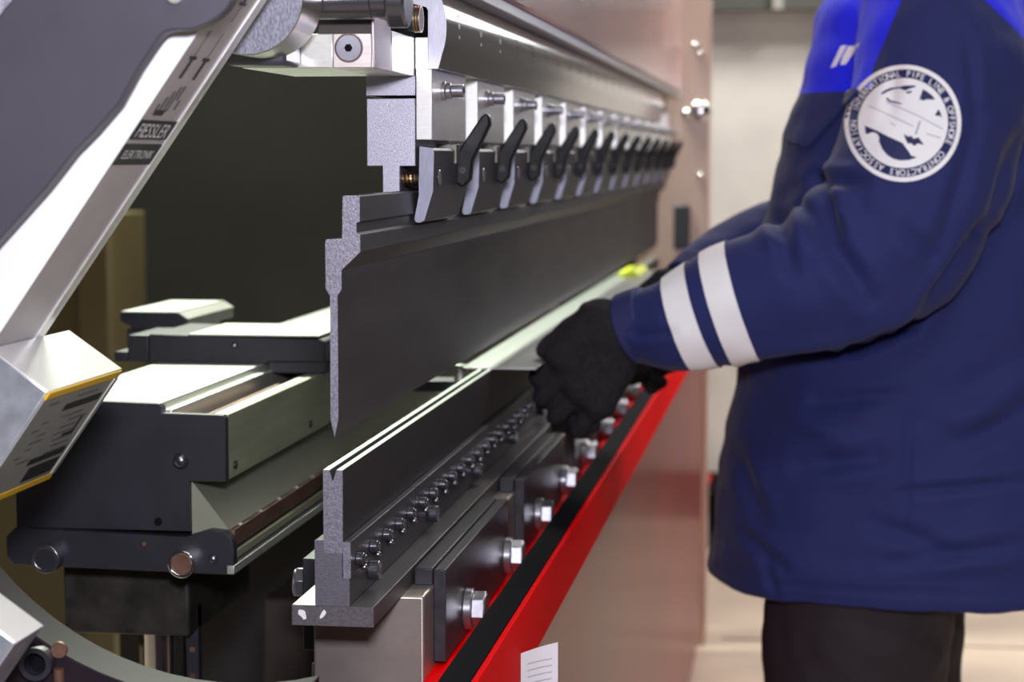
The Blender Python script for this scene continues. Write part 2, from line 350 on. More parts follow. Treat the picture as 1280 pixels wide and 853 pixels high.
dp = [(-0.3758, 1.0026), (-0.3706, 1.0026), (-0.3683, 0.9943), (-0.3675, 0.9943), (-0.3650, 1.0026), (-0.3599, 1.0026), (-0.3603, 0.9358), (-0.3758, 0.9358)]
di = tag(empty('bending_die', (-0.368, 1.6, 0.9358)), 'tall narrow steel die with a v groove along its bright top', 'die')
MB().prism(dp, Y0, Y1).build('die_bar', mat('black die steel', (0.022, 0.020, 0.023), 0.5, 0.0, spec=0.14), di, bevel=0.0003)
MB().prism(dp, Y0-0.0006, Y0).build('lit_end', toolend, di)
topm = mat('ground die top', (0.66, 0.70, 0.64), 0.30, 0.8)
MB().box(-0.3757, -0.3707, Y0, Y1, 1.0026, 1.0029).build('groove_land', topm, di)
MB().box(-0.3649, -0.3600, Y0, Y1, 1.0026, 1.0029).build('groove_land', topm, di)

ho = tag(empty('die_holder', (-0.369, 1.6, 0.8935)), 'dark steel die holder with rows of set screws under the die', 'die holder')
MB().prism([(-0.3831, 0.9460), (-0.3760, 0.9465), (-0.3760, 0.9357), (-0.3608, 0.9357), (-0.3608, 0.9156), (-0.3550, 0.9156), (-0.3550, 0.8932), (-0.3831, 0.8932)], Y0, Y1).build('holder_body', oxide_dark, ho, bevel=0.0006)
endm = mat('holder steel', (0.15, 0.14, 0.165), 0.45, 0.6, var=0.2, vscale=(300, 300, 1500), bump=0.15, bscale=(300, 300, 1500))
MB().prism([(-0.3831, 0.9460), (-0.3760, 0.9465), (-0.3760, 0.9357), (-0.3608, 0.9357), (-0.3608, 0.9156), (-0.3550, 0.9156), (-0.3550, 0.8932), (-0.3831, 0.8932)], Y0-0.0006, Y0).build('lit_end', endm, ho)  # lit end face painted lighter than the shaded holder sides
MB().box(-0.3601, -0.3539, Y0-0.0006, Y0, 0.9158, 0.9452).build('bar_end', toolend, ho)
yj = Y0; k = 0
while yj < Y1-0.05:
    ye = min(Y1, 1.8790+0.2780*k)
    cb = MB().box(-0.3601, -0.3539, yj, ye-0.0012, 0.9158, 0.9452).build('clamp_bar', blackened, ho, bevel=0.0006)
    for q in range(5):
        ys = (1.622+0.278*k)+0.0545*q
        if ys > ye-0.01: continue
        MB().cyl((-0.3539, ys, 0.9275), (-0.3475, ys, 0.9275), 0.0052, 14).cyl((-0.3475, ys, 0.9275), (-0.3458, ys, 0.9275), 0.0038, 14).build('set_screw', mat('oily screw steel', (0.20, 0.20, 0.23), 0.22, 0.9), cb, bevel=0.0006)
        MB().ellipsoid((-0.3505, ys+0.012, 0.9185), (0.0036, 0.0028, 0.0028), 10, 8).build('ball_plunger', mat('oily screw steel', (0.20, 0.20, 0.23), 0.22, 0.9), cb)
    MB().cyl((-0.3550, ye-0.205, 0.9080), (-0.3455, ye-0.205, 0.9080), 0.0080, 20).build('lock_screw', mat('oily screw steel', (0.20, 0.20, 0.23), 0.22, 0.9), ho, bevel=0.0008)
    yj = ye; k += 1
bp_ = tag(empty('die_base_plate', (-0.369, 1.6, 0.877)), 'flat steel base plate with chipped paint lying under the die holder', 'base plate')
MB().box(-0.4022, -0.3356, Y0, 5.20, 0.8769, 0.8930).build('plate', mat('base plate steel', (0.05, 0.045, 0.048), 0.42, 0.2, var=0.15, vscale=(200, 12, 200)), bp_, bevel=0.0008)
MB().box(-0.4022, -0.3356, Y0-0.0006, Y0, 0.8769, 0.8930).build('lit_end', mat('plate end steel', (0.13, 0.115, 0.125), 0.45, 0.5, var=0.2, vscale=(400, 400, 400)), bp_)  # plate end lighter, sides darker: light and shade painted into two steels
MB().box(-0.4018, -0.3835, Y0, 5.19, 0.8930, 0.8934).build('lit_strip', mat('ground die top', (0.66, 0.70, 0.64), 0.30, 0.8), bp_)  # pale strip paints the rear lamp's light on the plate top
chip = mat('bare paint chip', (0.72, 0.70, 0.70), 0.6)
def blob(cx, cz, rx, rz, y, th, seed, slant=0):
    rnd = random.Random(seed); pts = []
    for k in range(14):
        an = 2*math.pi*k/14; q = 0.8+0.4*rnd.random(); pts.append((cx+rx*q*math.cos(an)+slant*rz*math.sin(an), cz+rz*q*math.sin(an)))
    return MB().prism(pts, y-th, y)
blob(-0.3935, 0.8858, 0.0030, 0.0040, Y0-0.0006, 0.0003, 1, -0.4).build('paint_chip', chip, bp_)
blob(-0.3768, 0.8862, 0.0018, 0.0036, Y0-0.0006, 0.0003, 2, 0.5).build('paint_chip', chip, bp_)

# ================================================================== SHEET ON THE DIE
tag(MB().box(-0.3945, -0.3075, 2.395, 4.55, 1.0030, 1.0050).build('metal_sheet', sheetm, bevel=0.0003), 'narrow bright metal strip lying along the die, held by gloved hand', 'metal sheet')
tag(MB().prism([(-0.378, 1.005), (-0.335, 1.005), (-0.335, 1.014), (-0.350, 1.019), (-0.378, 1.013)], 4.25, 4.50).build('stop_marker', lime, bevel=0.002), 'lime yellow block on the far end of the metal strip', 'marker')
ft = tag(empty('gauge_finger', (-0.41, 2.46, 0.995)), 'small pale stop finger touching the edge of the metal strip', 'gauge finger')
MB().cyl((-0.4030, 2.43, 0.985), (-0.4030, 2.43, 1.0045), 0.0075).build('stop_pin', alu, ft, bevel=0.001)
MB().box(-0.50, -0.397, 2.424, 2.470, 0.972, 0.985).build('finger_bar', navyblack, ft, bevel=0.001)
# folded paper tag pinned at the red lip, standing out towards the operator
pt = tag(empty('paper_tag', (-0.2435, 1.80, 0.70)), 'white paper tag standing out from the red lip of the bed', 'paper')
tagp = []
for k in range(7):
    t = k/6; tagp.append((-0.2438+0.029*t, 1.795+0.034*t+0.004*math.sin(t*3)))
mb = MB()
v = []; f = []
for th in (0, 0.0005):
    for z in (0.69, 0.812):
        for x, y in tagp: v.append((x, y+th, z+(x+0.2438)*0.10))
n = len(tagp)
for k in range(n-1): f += [(k, k+1, n+k+1, n+k), (2*n+k, 3*n+k, 3*n+k+1, 2*n+k+1), (k, 2*n+k, 2*n+k+1, k+1), (n+k, n+k+1, 3*n+k+1, 3*n+k)]
f += [(0, n, 3*n, 2*n), (n-1, 3*n-1, 4*n-1, 2*n-1)]
mb.add(v, f).build('sheet', paper, pt)
for q in range(5):
    m1 = MB(); z = 0.800-0.006*q
    for k in range(1, n-2):
        (xa, ya), (xb, yb) = tagp[k], tagp[k+1]
        m1.add([(xa, ya-0.0002, z), (xb, yb-0.0002, z+0.0004), (xb, yb-0.0002, z+0.0014), (xa, ya-0.0002, z+0.0010)], [(0, 1, 2, 3)])
    m1.build('print_line', mat('pale print', (0.42, 0.42, 0.46), 0.7), pt)

# ================================================================== SENSOR ARM (left)
A = Vector((0.575, 0, 0.818)).normalized()        # axis of the arm
N = Vector((0.818, 0, -0.575)).normalized()       # normal of its lower right face
P0 = Vector((-0.416, 0, 1.3334))
def along(t, y, d=0.0): return P0+A*t+N*d+Vector((0, y, 0))
def slab(t0, t1, y0, y1, d0, d1):
    v = [along(t, y, d) for t in (t0, t1) for y in (y0, y1) for d in (d0, d1)]
    return MB().add(v, [(0, 1, 3, 2), (4, 6, 7, 5), (0, 4, 5, 1), (2, 3, 7, 6), (0, 2, 6, 4), (1, 5, 7, 3)])
arm = tag(empty('sensor_column', (-0.53, 1.45, 1.0)), 'slanted sensor column with flash light painted white on its front, printed grey side', 'sensor column')
slab(-0.34, 0.14, 1.401, 1.500, -0.060, -0.0004).build('arm_profile', labelgrey, arm, bevel=0.0005)
slab(-0.34, 0.14, 1.399, 1.401, -0.060, 0.0).build('front_face', flash_white, arm)
slab(-0.34, 0.14, 1.486, 1.4985, -0.001, 0.0012).build('edge_trim', bright, arm, bevel=0.0004)
slab(-0.34, 0.14, 1.4990, 1.5030, -0.001, 0.0012).build('outer_edge', bright, arm, bevel=0.0004)
slab(-0.098+0.012, -0.070, 1.402, 1.4855, 0.0, 0.0003).build('name_plate', ink, arm)
slab(-0.108, -0.0905, 1.402, 1.4855, 0.0, 0.0003).build('sub_plate', ink, arm)
FR = Matrix((Vector((0, 1, 0)), A, N)).transposed()
def text_mesh(body, size, sx=1.0):
    """mesh data assembled from the cached glyphs, centred on its own box"""
    vs_, fs_, pen = [], [], 0.0
    for ch in body:
        gv, gf, adv = GLYPH[ch]; o_ = len(vs_)
        vs_ += [((x+pen)*size*sx, y*size, 0) for x, y in gv]; fs_ += [tuple(q+o_ for q in f_) for f_ in gf]; pen += adv
    x0, x1 = min(p[0] for p in vs_), max(p[0] for p in vs_); y0, y1 = min(p[1] for p in vs_), max(p[1] for p in vs_)
    me = bpy.data.meshes.new('lettering'); me.from_pydata([(x-(x0+x1)/2, y-(y0+y1)/2, 0) for x, y, z in vs_], [], fs_); return me
def put_text(name, body, size, origin, rot, m, parent, sx=1.0):
    me = text_mesh(body, size, sx); me.transform(Matrix.Translation(origin) @ rot.to_4x4()); me.materials.clear(); me.materials.append(m)
    o = bpy.data.objects.new(name, me); COL.objects.link(o); attach(o, parent); return o
put_text('lettering', 'FIESSLER', 0.0165, along(-0.0785, 1.443, 0.0006), FR, mat('bright label print', (0.75, 0.75, 0.78), 0.4), arm, 1.1)
put_text('lettering', 'ELEKTRONIK', 0.0100, along(-0.0990, 1.443, 0.0006), FR, mat('bright label print', (0.75, 0.75, 0.78), 0.4), arm, 1.1)
slab(-0.0897, -0.0875, 1.402, 1.4855, 0.0, 0.0002).build('divider_line', silverprint, arm)
# printed diagram on the arm: plug symbols and lines of small print
def prt(t0, t1, y0, y1, m=ink): slab(t0, t1, y0, y1, 0.0, 0.0003).build('print_mark', m, arm)
for yc in (1.425, 1.457):
    prt(-0.030, 0.006, yc-0.0006, yc+0.0006, inkgrey); prt(-0.018, -0.0155, yc-0.008, yc+0.008); prt(-0.034, -0.018, yc-0.0025, yc+0.0025)
    prt(0.016, 0.030, yc-0.0005, yc+0.0005, inkgrey); prt(0.030, 0.0325, yc-0.008, yc+0.008); prt(0.0325, 0.046, yc-0.0025, yc+0.0025)
for q, (yc, t0, t1) in enumerate(((1.418, -0.062, -0.056), (1.426, -0.062, -0.050), (1.434, -0.060, -0.045), (1.442, -0.062, -0.041), (1.450, -0.052, -0.040), (1.458, -0.060, -0.052))):
    prt(t0, t1, yc-0.0018, yc+0.0018, inkgrey)
prt(-0.0655, -0.061, 1.418, 1.440, ink)

# dark swing plate in front of the arm
sw = [(-0.3621, 1.3868), (-0.3761, 1.3632), (-0.3806, 1.3553), (-0.3846, 1.3489), (-0.3902, 1.3437), (-0.3974, 1.3395), (-0.4052, 1.3364), (-0.4114, 1.3353), (-0.4197, 1.3354), (-0.4264, 1.3344), (-0.4304, 1.3318), (-0.4349, 1.3264), (-0.4464, 1.3104), (-0.4608, 1.2862), (-0.4781, 1.2674), (-0.4925, 1.2538), (-0.5129, 1.2293), (-0.5481, 1.1924), (-0.6300, 1.1050), (-0.6900, 1.1800), (-0.5447, 1.3451), (-0.5342, 1.3569), (-0.4700, 1.4400), (-0.4000, 1.4500)]
swp = tag(empty('swing_plate', (-0.50, 1.38, 1.105)), 'dark purple grey swing plate with curved edge in front of the sensor arm', 'bracket plate')
MB().prism(sw, 1.365, 1.381).build('plate', mat('violet grey powder coat', (0.062, 0.057, 0.075), 0.5, var=0.06, vscale=(20, 20, 20), bump=0.05, bscale=(500, 500, 500)), swp, bevel=0.0015)
MB().cyl((-0.4190, 1.3645, 1.3585), (-0.4190, 1.3600, 1.3585), 0.006).build('button_screw', bright, swp, bevel=0.001)
MB().prism([(-0.60, 1.29), (-0.5447, 1.352), (-0.5342, 1.366), (-0.48, 1.44), (-0.60, 1.46), (-0.68, 1.32)], 1.383, 1.388).build('backdrop_plate', mat('bright speckled backdrop', (0.62, 0.62, 0.68), 0.35, 0.6, var=0.4, vscale=(250, 250, 250)), swp)  # plate added to stand in for a lit background surface

# ---- sensor boxes at the arm's lower end
def sensor_box(name, C, yf, yb, wC, lA, label, plates=True):
    """C: (x, z) of the upper right edge; wC across, lA down the arm axis"""
    B = tag(empty(name, (C[0], yf, C[1]-lA)), label, 'sensor box')
    O = Vector((C[0], 0, C[1])); dn = -A; lf = -N
    def P(a, c, y): return O+dn*a+lf*c+Vector((0, y, 0))
    def bx(a0, a1, c0, c1, y0, y1):
        v = [P(a, c, y) for a in (a0, a1) for c in (c0, c1) for y in (y0, y1)]
        return MB().add(v, [(0, 1, 3, 2), (4, 6, 7, 5), (0, 4, 5, 1), (2, 3, 7, 6), (0, 2, 6, 4), (1, 5, 7, 3)])
    bx(0.0012, lA-0.0012, 0.0006, wC, yf, yb).build('housing', galva, B, bevel=0.0008)
    bx(0.0, 0.0012, 0.0, wC, yf-0.0008, yb).build('end_cap', mat('lamp-whitened cap metal', (0.88, 0.88, 0.86), 0.3, 0.35), B, bevel=0.0004)  # upper cap whitened in its colour for the overhead light
    bx(lA-0.0012, lA, 0.0, wC, yf-0.0008, yb).build('end_cap', bright, B)
    if plates:
        bx(0.001, 0.0075, -0.0014, 0.0006, yf+0.001, yb-0.001).build('yellow_trim', yellow, B, bevel=0.0004)
        bx(lA-0.0075, lA-0.001, -0.0014, 0.0006, yf+0.001, yb-0.001).build('yellow_trim', yellow, B, bevel=0.0004)
        face = bx(0.0075, lA-0.0075, -0.0008, 0.0006, yf+0.002, yb-0.010).build('label_face', mat('grey printed plate', (0.29, 0.30, 0.28), 0.4, 0.15, var=0.08, vscale=(40, 40, 40)), B)
        bx(0.0075, lA-0.0075, -0.0020, 0.0006, yb-0.009, yb-0.001).build('side_edge', alu, B, bevel=0.0005)
        rnd = random.Random(3); S = yb-yf
        def pm(a0, a1, u0, u1, m): bx(a0, a1, -0.0011, -0.0007, yf+S*u0, yf+S*u1).build('print_block', m, face)
        pm(0.020, 0.0265, 0.40, 0.90, ink); pm(0.072, 0.078, 0.42, 0.90, ink); pm(0.082, 0.096, 0.50, 0.90, ink)
        for q in range(10):
            a0 = 0.014+0.0062*q
            if 0.018 < a0 < 0.027: continue
            u0 = 0.08+0.2*rnd.random(); pm(a0, a0+0.0016, u0, u0+0.08+0.1*rnd.random(), inkgrey)
            u0 = 0.45+0.15*rnd.random(); pm(a0, a0+0.0012, u0, u0+0.2+0.12*rnd.random(), inkgrey)
        pm(0.040, 0.056, 0.80, 0.83, ink); pm(0.054, 0.057, 0.68, 0.83, ink)
    return B
sensor_box('sensor_box', (-0.5265, 1.0855), 1.400, 1.560, 0.052, 0.108, 'galvanised sensor box with yellow trims and a printed plate below the arm')
b2 = sensor_box('sensor_bracket', (-0.5145, 0.9290), 1.30, 1.350, 0.060, 0.10, 'plain galvanised bracket with a bright slanted top beside the side frame', plates=False)
MB().box(-0.60, -0.5385, 1.26, 1.30, 0.80, 0.898).build('lower_plate', galva, b2, bevel=0.0008)

# ================================================================== HINGE BRACKET on the ram end
hb = tag(empty('hinge_bracket', (-0.39, 1.656, 1.322)), 'steel hinge bracket with countersunk screw and shaft on the ram end', 'bracket')
MB().box(-0.4534, -0.3783, 1.657, 1.83, 1.3222, 1.3496).build('side_block', bright, hb, bevel=0.0008)
MB().box(-0.3464, -0.3440, 1.656, 1.724, 1.3222, 1.3625).build('side_plate', mat('brushed lug', (0.42, 0.36, 0.37), 0.40, 0.8, bump=0.2, bscale=(1200, 1200, 40)), hb, bevel=0.0003)
MB().box(-0.3780, -0.3465, 1.656, 1.724, 1.3222, 1.3496).build('screw_block', mat('pinkish machined steel', (0.70, 0.62, 0.60), 0.36, 0.7, var=0.08, vscale=(60, 60, 500)), hb, bevel=0.0006)
MB().box(-0.3780, -0.3440, 1.728, 1.832, 1.3222, 1.3560).build('rear_block', bright, hb, bevel=0.0006)
MB().box(-0.3920, -0.3465, 1.662, 1.722, 1.3496, 1.3720).build('bearing_lug', mat('shade-painted brown steel', (0.035, 0.026, 0.024), 0.5, 0.3), hb, bevel=0.0006)  # dark colour carries the shade in the gap below the shaft
s_ = MB().cyl((-0.3650, 1.6562, 1.3380), (-0.3650, 1.6546, 1.3380), 0.0108, 32).build('countersunk_screw', mat('dark zinc screw', (0.27, 0.27, 0.31), 0.35, 0.8), hb, bevel=0.0006)
MB().cyl((-0.3650, 1.6545, 1.3380), (-0.3650, 1.6542, 1.3380), 0.0034, 6).build('hex_socket', rubber, s_)
MB().ring((-0.3650, 1.6562, 1.3380), (-0.3650, 1.6552, 1.3380), 0.0118, 0.0110).build('screw_rim', rust, hb)
sh = mat('dark turned shaft', (0.20, 0.20, 0.23), 0.25, 0.9)
zc = 1.3745
MB().cyl((-0.392, 1.63, zc), (-0.340, 1.63, zc), 0.0155, 36).build('shaft', sh, hb, bevel=0.0005)
MB().cyl((-0.3855, 1.63, zc), (-0.3900, 1.63, zc), 0.0130, 36).build('shaft_neck', rubber, hb)
MB().cyl((-0.3402, 1.63, zc), (-0.3275, 1.63, zc), 0.0142, 36).build('collar', sh, hb, bevel=0.0006)
MB().cyl((-0.3268, 1.63, zc), (-0.3110, 1.63, zc), 0.0225, 40).build('end_disc', sh, hb, bevel=0.0022)
MB().cyl((-0.4206, 1.55, 1.3714), (-0.4206, 1.612, 1.3714), 0.0440, 64).build('pivot_drum', mat('turned drum', (0.42, 0.40, 0.38), 0.28, 0.9), hb, bevel=0.0008)
MB().cyl((-0.4206, 1.5496, 1.3714), (-0.4206, 1.5500, 1.3714), 0.0432, 64).build('drum_face', mat('hammered grey face', (0.20, 0.20, 0.25), 0.5, 0.2, var=0.35, vscale=(700, 700, 300), bump=0.4, bscale=(700, 700, 300)), hb)
MB().box(-0.4534, -0.405, 1.606, 1.657, 1.3222, 1.3420).build('shadow_block', darkpaint, hb, bevel=0.004)  # dark block stands in for the drum's cast shadow
st = MB().cyl((-0.3600, 1.80, 1.3700), (-0.3320, 1.80, 1.3700), 0.0105, 20).build('stud', blackened, hb)
for q in range(3): MB().ring((-0.3380+0.0024*q, 1.80, 1.3700), (-0.3368+0.0024*q, 1.80, 1.3700), 0.0116, 0.0100).build('thread_ring', brass, st)

# ================================================================== BACK GAUGE
bg = tag(empty('back_gauge', (-0.64, 1.90, 0.854)), 'long back gauge beam with pale aluminium top and dark end plate', 'back gauge')
MB().prism([(-0.725, 1.0190), (-0.6061, 1.0165), (-0.6025, 1.0127), (-0.6025, 1.0074), (-0.5435, 1.0064), (-0.5408, 1.0035), (-0.5408, 0.9426), (-0.5770, 0.9420), (-0.5770, 0.8940), (-0.750, 0.8940), (-0.750, 1.0)], 1.90, 1.912).build('end_plate', navyblack, bg, bevel=0.0008)
lp = [(-0.5560, 0.8975), (-0.5400, 0.8960), (-0.5340, 0.8900), (-0.5319, 0.8830), (-0.5319, 0.8545), (-0.7500, 0.8590), (-0.7573, 0.8680), (-0.7573, 0.8860), (-0.7480, 0.8950), (-0.5780, 0.8905)]
MB().prism(lp, 1.892, 1.906).build('lower_plate', navyblack, bg, bevel=0.0008)
YB = 4.70
MB().box(-0.7300, -0.6065, 1.912, YB, 0.985, 1.0165).build('top_cover', alu, bg, bevel=0.0012)
MB().box(-0.6062, -0.5965, 1.912, YB, 0.985, 1.0095).build('cover_step', alu, bg, bevel=0.001)
MB().box(-0.5965, -0.5580, 1.912, YB, 0.970, 0.985).build('groove_floor', rust, bg)
MB().box(-0.7300, -0.5965, 1.912, YB, 0.900, 0.985).build('beam_core', navyblack, bg)
MB().cyl((-0.578, 1.912, 0.993), (-0.578, YB, 0.993), 0.006, 12).build('lead_rod', rust, bg)
MB().box(-0.5580, -0.5495, 1.912, YB, 0.9430, 1.0055).build('inner_rail', alu, bg, bevel=0.0008)
MB().box(-0.5490, -0.5410, 1.912, YB, 0.9430, 1.0058).build('side_rail', alu_olive, bg, bevel=0.0010)
MB().box(-0.5960, -0.5770, 1.912, YB, 0.894, 0.970).build('side_web', alu_olive, bg)
MB().prism([(-0.5765, 0.9425), (-0.5400, 0.8955), (-0.5400, 0.8900), (-0.5765, 0.8900)], 1.906, YB).build('sloped_skirt', mat('skirt sheet', (0.30, 0.31, 0.23), 0.45, 0.4), bg)
MB().box(-0.5400, -0.5345, 1.906, YB, 0.8790, 0.8960).build('screw_strip', rust, bg, bevel=0.0006)
MB().box(-0.5360, -0.5319, 1.906, YB, 0.8690, 0.8760).build('lower_rail', alu_olive, bg)
MB().box(-0.5380, -0.5310, 1.890, YB, 0.8560, 0.8640).build('lower_rail', alu, bg, bevel=0.0006)
MB().box(-0.7300, -0.5380, 1.906, YB, 0.8580, 0.8900).build('lower_core', navyblack, bg)
for k in range(16):
    y = 1.935+0.075*k
    MB().ellipsoid((-0.5372, y, 0.8962), (0.0028, 0.0028, 0.0018), 10, 6).build('strip_screw', bright, bg)
for y in (1.93, 2.24, 2.55, 2.86):
    MB().cyl((-0.5412, y, 0.955), (-0.5385, y, 0.955), 0.004, 12).build('rail_screw', navyblack, bg)
for (x, z, r, m) in ((-0.5790, 0.8668, 0.0135, chrome), (-0.7130, 0.8680, 0.0140, sh)):
    q = MB().ring((x, 1.877, z), (x, 1.893, z), r, r*0.72).build('roller_ring', m, bg, bevel=0.0010)
    MB().cyl((x, 1.8785, z), (x, 1.893, z), r*0.74).build('roller_face', rust if m is chrome else navyblack, q)
for (x, z, r) in ((-0.5520, 0.8700, 0.0055), (-0.5833, 0.9632, 0.0075), (-0.6200, 0.8820, 0.0040)):
    MB().ellipsoid((x, 1.8945, z), (r, 0.006, r), 14, 10).build('button_screw', sh if r > 0.005 else rust, bg)
MB().cyl((-0.6079, 1.8990, 0.9030), (-0.6079, 1.9005, 0.9030), 0.004, 12).build('drilled_hole', rubber, bg)

cg = tag(empty('gauge_carriage', (-0.65, 2.29, 1.0165)), 'dark stop carriage with pale upper faces sitting on the back gauge beam', 'gauge carriage')
MB().prism([(-0.7410, 1.0165), (-0.7406, 1.0486), (-0.6900, 1.0475), (-0.5400, 1.0450), (-0.5345, 1.0420), (-0.5345, 1.0190), (-0.6010, 1.0190), (-0.6010, 1.0165)], 2.29, 2.45).build('cross_plate', navyblack, cg, bevel=0.0012)
MB().box(-0.6950, -0.5420, 2.292, 2.45, 1.0478, 1.0492).build('top_face', alu, cg)
MB().box(-0.6010, -0.5345, 2.29, 2.32, 1.0060, 1.0190).build('front_shoe', navyblack, cg, bevel=0.001)
MB().box(-0.7660, -0.7415, 2.29, 2.40, 1.0165, 1.0470).build('side_lug', navyblack, cg, bevel=0.001)
MB().box(-0.7820, -0.7665, 2.29, 2.38, 1.0165, 1.0280).build('side_step', navyblack, cg, bevel=0.001)
MB().ellipsoid((-0.640, 2.289, 1.037), (0.004, 0.003, 0.004), 12, 8).build('button_screw', sh, cg)
MB().prism([(-0.8290, 1.0500), (-0.8290, 1.0600), (-0.7560, 1.0607), (-0.7440, 1.0530), (-0.7440, 1.0400), (-0.8100, 1.0400)], 2.451, 2.66).build('stop_block', navyblack, cg, bevel=0.0015)
MB().box(-0.82, -0.745, 2.451, 2.60, 1.0165, 1.040).build('stop_foot', navyblack, cg)
MB().box(-0.8285, -0.7570, 2.453, 2.66, 1.0606, 1.0620).build('stop_top', alu, cg)
MB().add([(-0.7555, 2.453, 1.0612), (-0.7435, 2.453, 1.0535), (-0.7435, 2.66, 1.0535), (-0.7555, 2.66, 1.0612)], [(0, 1, 2, 3)]).build('chamfer_face', alu, cg)
MB().prism([(-0.62, 1.0200), (-0.62, 1.0470), (-0.52, 1.0470), (-0.52, 1.0200)], 2.46, 2.95).build('rear_arm', alu, cg, bevel=0.0015)

# lift column and machinery below the gauge
lc = tag(empty('lift_column', (-0.655, 2.05, 0.0)), 'chrome lift column with dark carrier under the back gauge', 'lift column')
MB().cyl((-0.650, 2.05, 0.0), (-0.650, 2.05, 0.775), 0.022, 32).build('chrome_rod', chrome, lc)
MB().box(-0.73, -0.60, 1.97, 2.2, 0.775, 0.857).build('carrier', mat('oily dark casting', (0.030, 0.026, 0.022), 0.45, 0.3, var=0.5, vscale=(40, 40, 40)), lc, bevel=0.003)
MB().box(-0.695, -0.680, 2.10, 2.14, 0.02, 0.775).build('side_guide', olive, lc)
MB().box(-0.612, -0.600, 2.0, 2.012, 0.02, 0.80).build('cable_chain', navyblack, lc)
for z in (0.755, 0.728): MB().cyl((-0.606, 1.9985, z), (-0.606, 2.0, z), 0.003, 12).build('chain_screw', rust, lc)
rb = tag(empty('rear_bed_casing', (-0.52, 2.05, 0.0)), 'dark brown casing behind the bed with a curved upper edge', 'machine casing')
MB().prism([(-0.60, 0.02), (-0.60, 0.755), (-0.550, 0.755), (-0.535, 0.762), (-0.500, 0.80), (-0.485, 0.815), (-0.47, 0.82), (-0.47, 0.02)], 2.25, 4.6).build('casing', mat('casing paint', (0.050, 0.036, 0.030), 0.45, 0.2, var=0.3, vscale=(8, 8, 8)), rb, bevel=0.004)

MB().box(-1.06, -0.47, 4.61, 4.66, 0.02, 0.84).build('rear_mask_panel', mat('casing paint', (0.05, 0.036, 0.03)), rb)  # dark panel added to keep the lit floor from showing
MB().box(-0.99, -0.60, 2.90, 2.94, 0.02, 0.80).build('floor_mask_panel', navyblack, rb)  # dark sheet added to blacken the space under the gauge
# cabinet and post behind at the left
cbn = tag(empty('rear_cabinet', (-1.7, 4.4, 0)), 'olive yellow cabinet with lighter corner post behind the machine', 'cabinet')
MB().box(-2.4, -1.590, 4.45, 4.9, 0, 1.12).build('body', olive, cbn, bevel=0.004)
MB().box(-1.590, -1.520, 4.42, 4.46, 0, 1.12).build('corner_post', mat('worn ochre post', (0.12, 0.10, 0.050), 0.5), cbn, bevel=0.004)

# far wall fittings
fp = tag(empty('white_partition', (0.2, 7.2, 0)), 'pale sheet partition below a dark beam at the far wall', 'partition')
MB().box(-0.36, 0.20, 7.2, 7.24, 0.0, 1.745).build('panel', mat('pale partition', (0.74, 0.72, 0.69), 0.6, var=0.16, vscale=(2.5, 2.5, 2.5)), fp)
MB().box(-0.40, 0.36, 7.10, 7.26, 1.745, 1.90).build('top_beam', mat('dark green beam', (0.10, 0.105, 0.095), 0.6), fp)
MB().box(-0.112, -0.078, 7.07, 7.10, 1.745, 1.90).build('beam_post', mat('beam post', (0.45, 0.43, 0.42), 0.6), fp)
MB().box(-0.36, 0.20, 7.17, 7.20, 0.0, 0.16).build('kick_board', mat('dark red kick board', (0.07, 0.010, 0.012), 0.6), fp)
fb = tag(empty('far_machine', (-0.25, 6.6, 0)), 'dark red and black machine foot standing by the partition', 'machine')
MB().box(-0.36, -0.30, 6.6, 7.0, 0.0, 0.18).build('red_foot', redpaint, fb, bevel=0.003)
MB().box(-0.299, -0.25, 6.6, 7.0, 0.0, 0.18).build('black_foot', rubber, fb, bevel=0.003)
MB().cyl((-0.33, 6.6, 0.18), (-0.33, 6.6, 0.45), 0.012).build('stem', rubber, fb)
MB().ellipsoid((-0.33, 6.6, 0.49), (0.03, 0.03, 0.04)).build('knob', mat('white knob', (0.8, 0.8, 0.8), 0.4), fb)

# ================================================================== PERSON
def remeshed(mb, name, voxel, smooth_it=6, factor=0.5):
    me = mb.mesh(name); o = bpy.data.objects.new(name, me); COL.objects.link(o)
    m = o.modifiers.new('r', 'REMESH'); m.mode = 'VOXEL'; m.voxel_size = voxel
    if smooth_it:
        sm = o.modifiers.new('s', 'SMOOTH'); sm.iterations = smooth_it; sm.factor = factor
    dg = bpy.context.evaluated_depsgraph_get(); dg.update()
    out = bpy.data.meshes.new_from_object(o.evaluated_get(dg), depsgraph=dg)
    bpy.data.objects.remove(o, do_unlink=True); bpy.data.meshes.remove(me)
    for p in out.polygons: p.use_smooth = True
    out.name = name
    return out
def link_mesh(me, name, m, parent):
    me.materials.clear()
    for q in (m if isinstance(m, list) else [m]): me.materials.append(q)
    o = bpy.data.objects.new(name, me); COL.objects.link(o); attach(o, parent); return o
def catmull(pts, n):
    out = []; P = [pts[0]]+pts+[pts[-1]]
    for i in range(1, len(P)-2):
        for k in range(n):
            t = k/n; a, b, c, d = (np.array(q, float) for q in P[i-1:i+3])
            out.append(0.5*((2*b)+(c-a)*t+(2*a-5*b+4*c-d)*t*t+(3*b-a-3*c+d)*t**3))
    out.append(np.array(pts[-1], float)); return out

CYB = 2.80
per = tag(empty('person', (0.12, CYB, 0)), 'person in navy and royal blue work jacket with round white sleeve emblem', 'person')
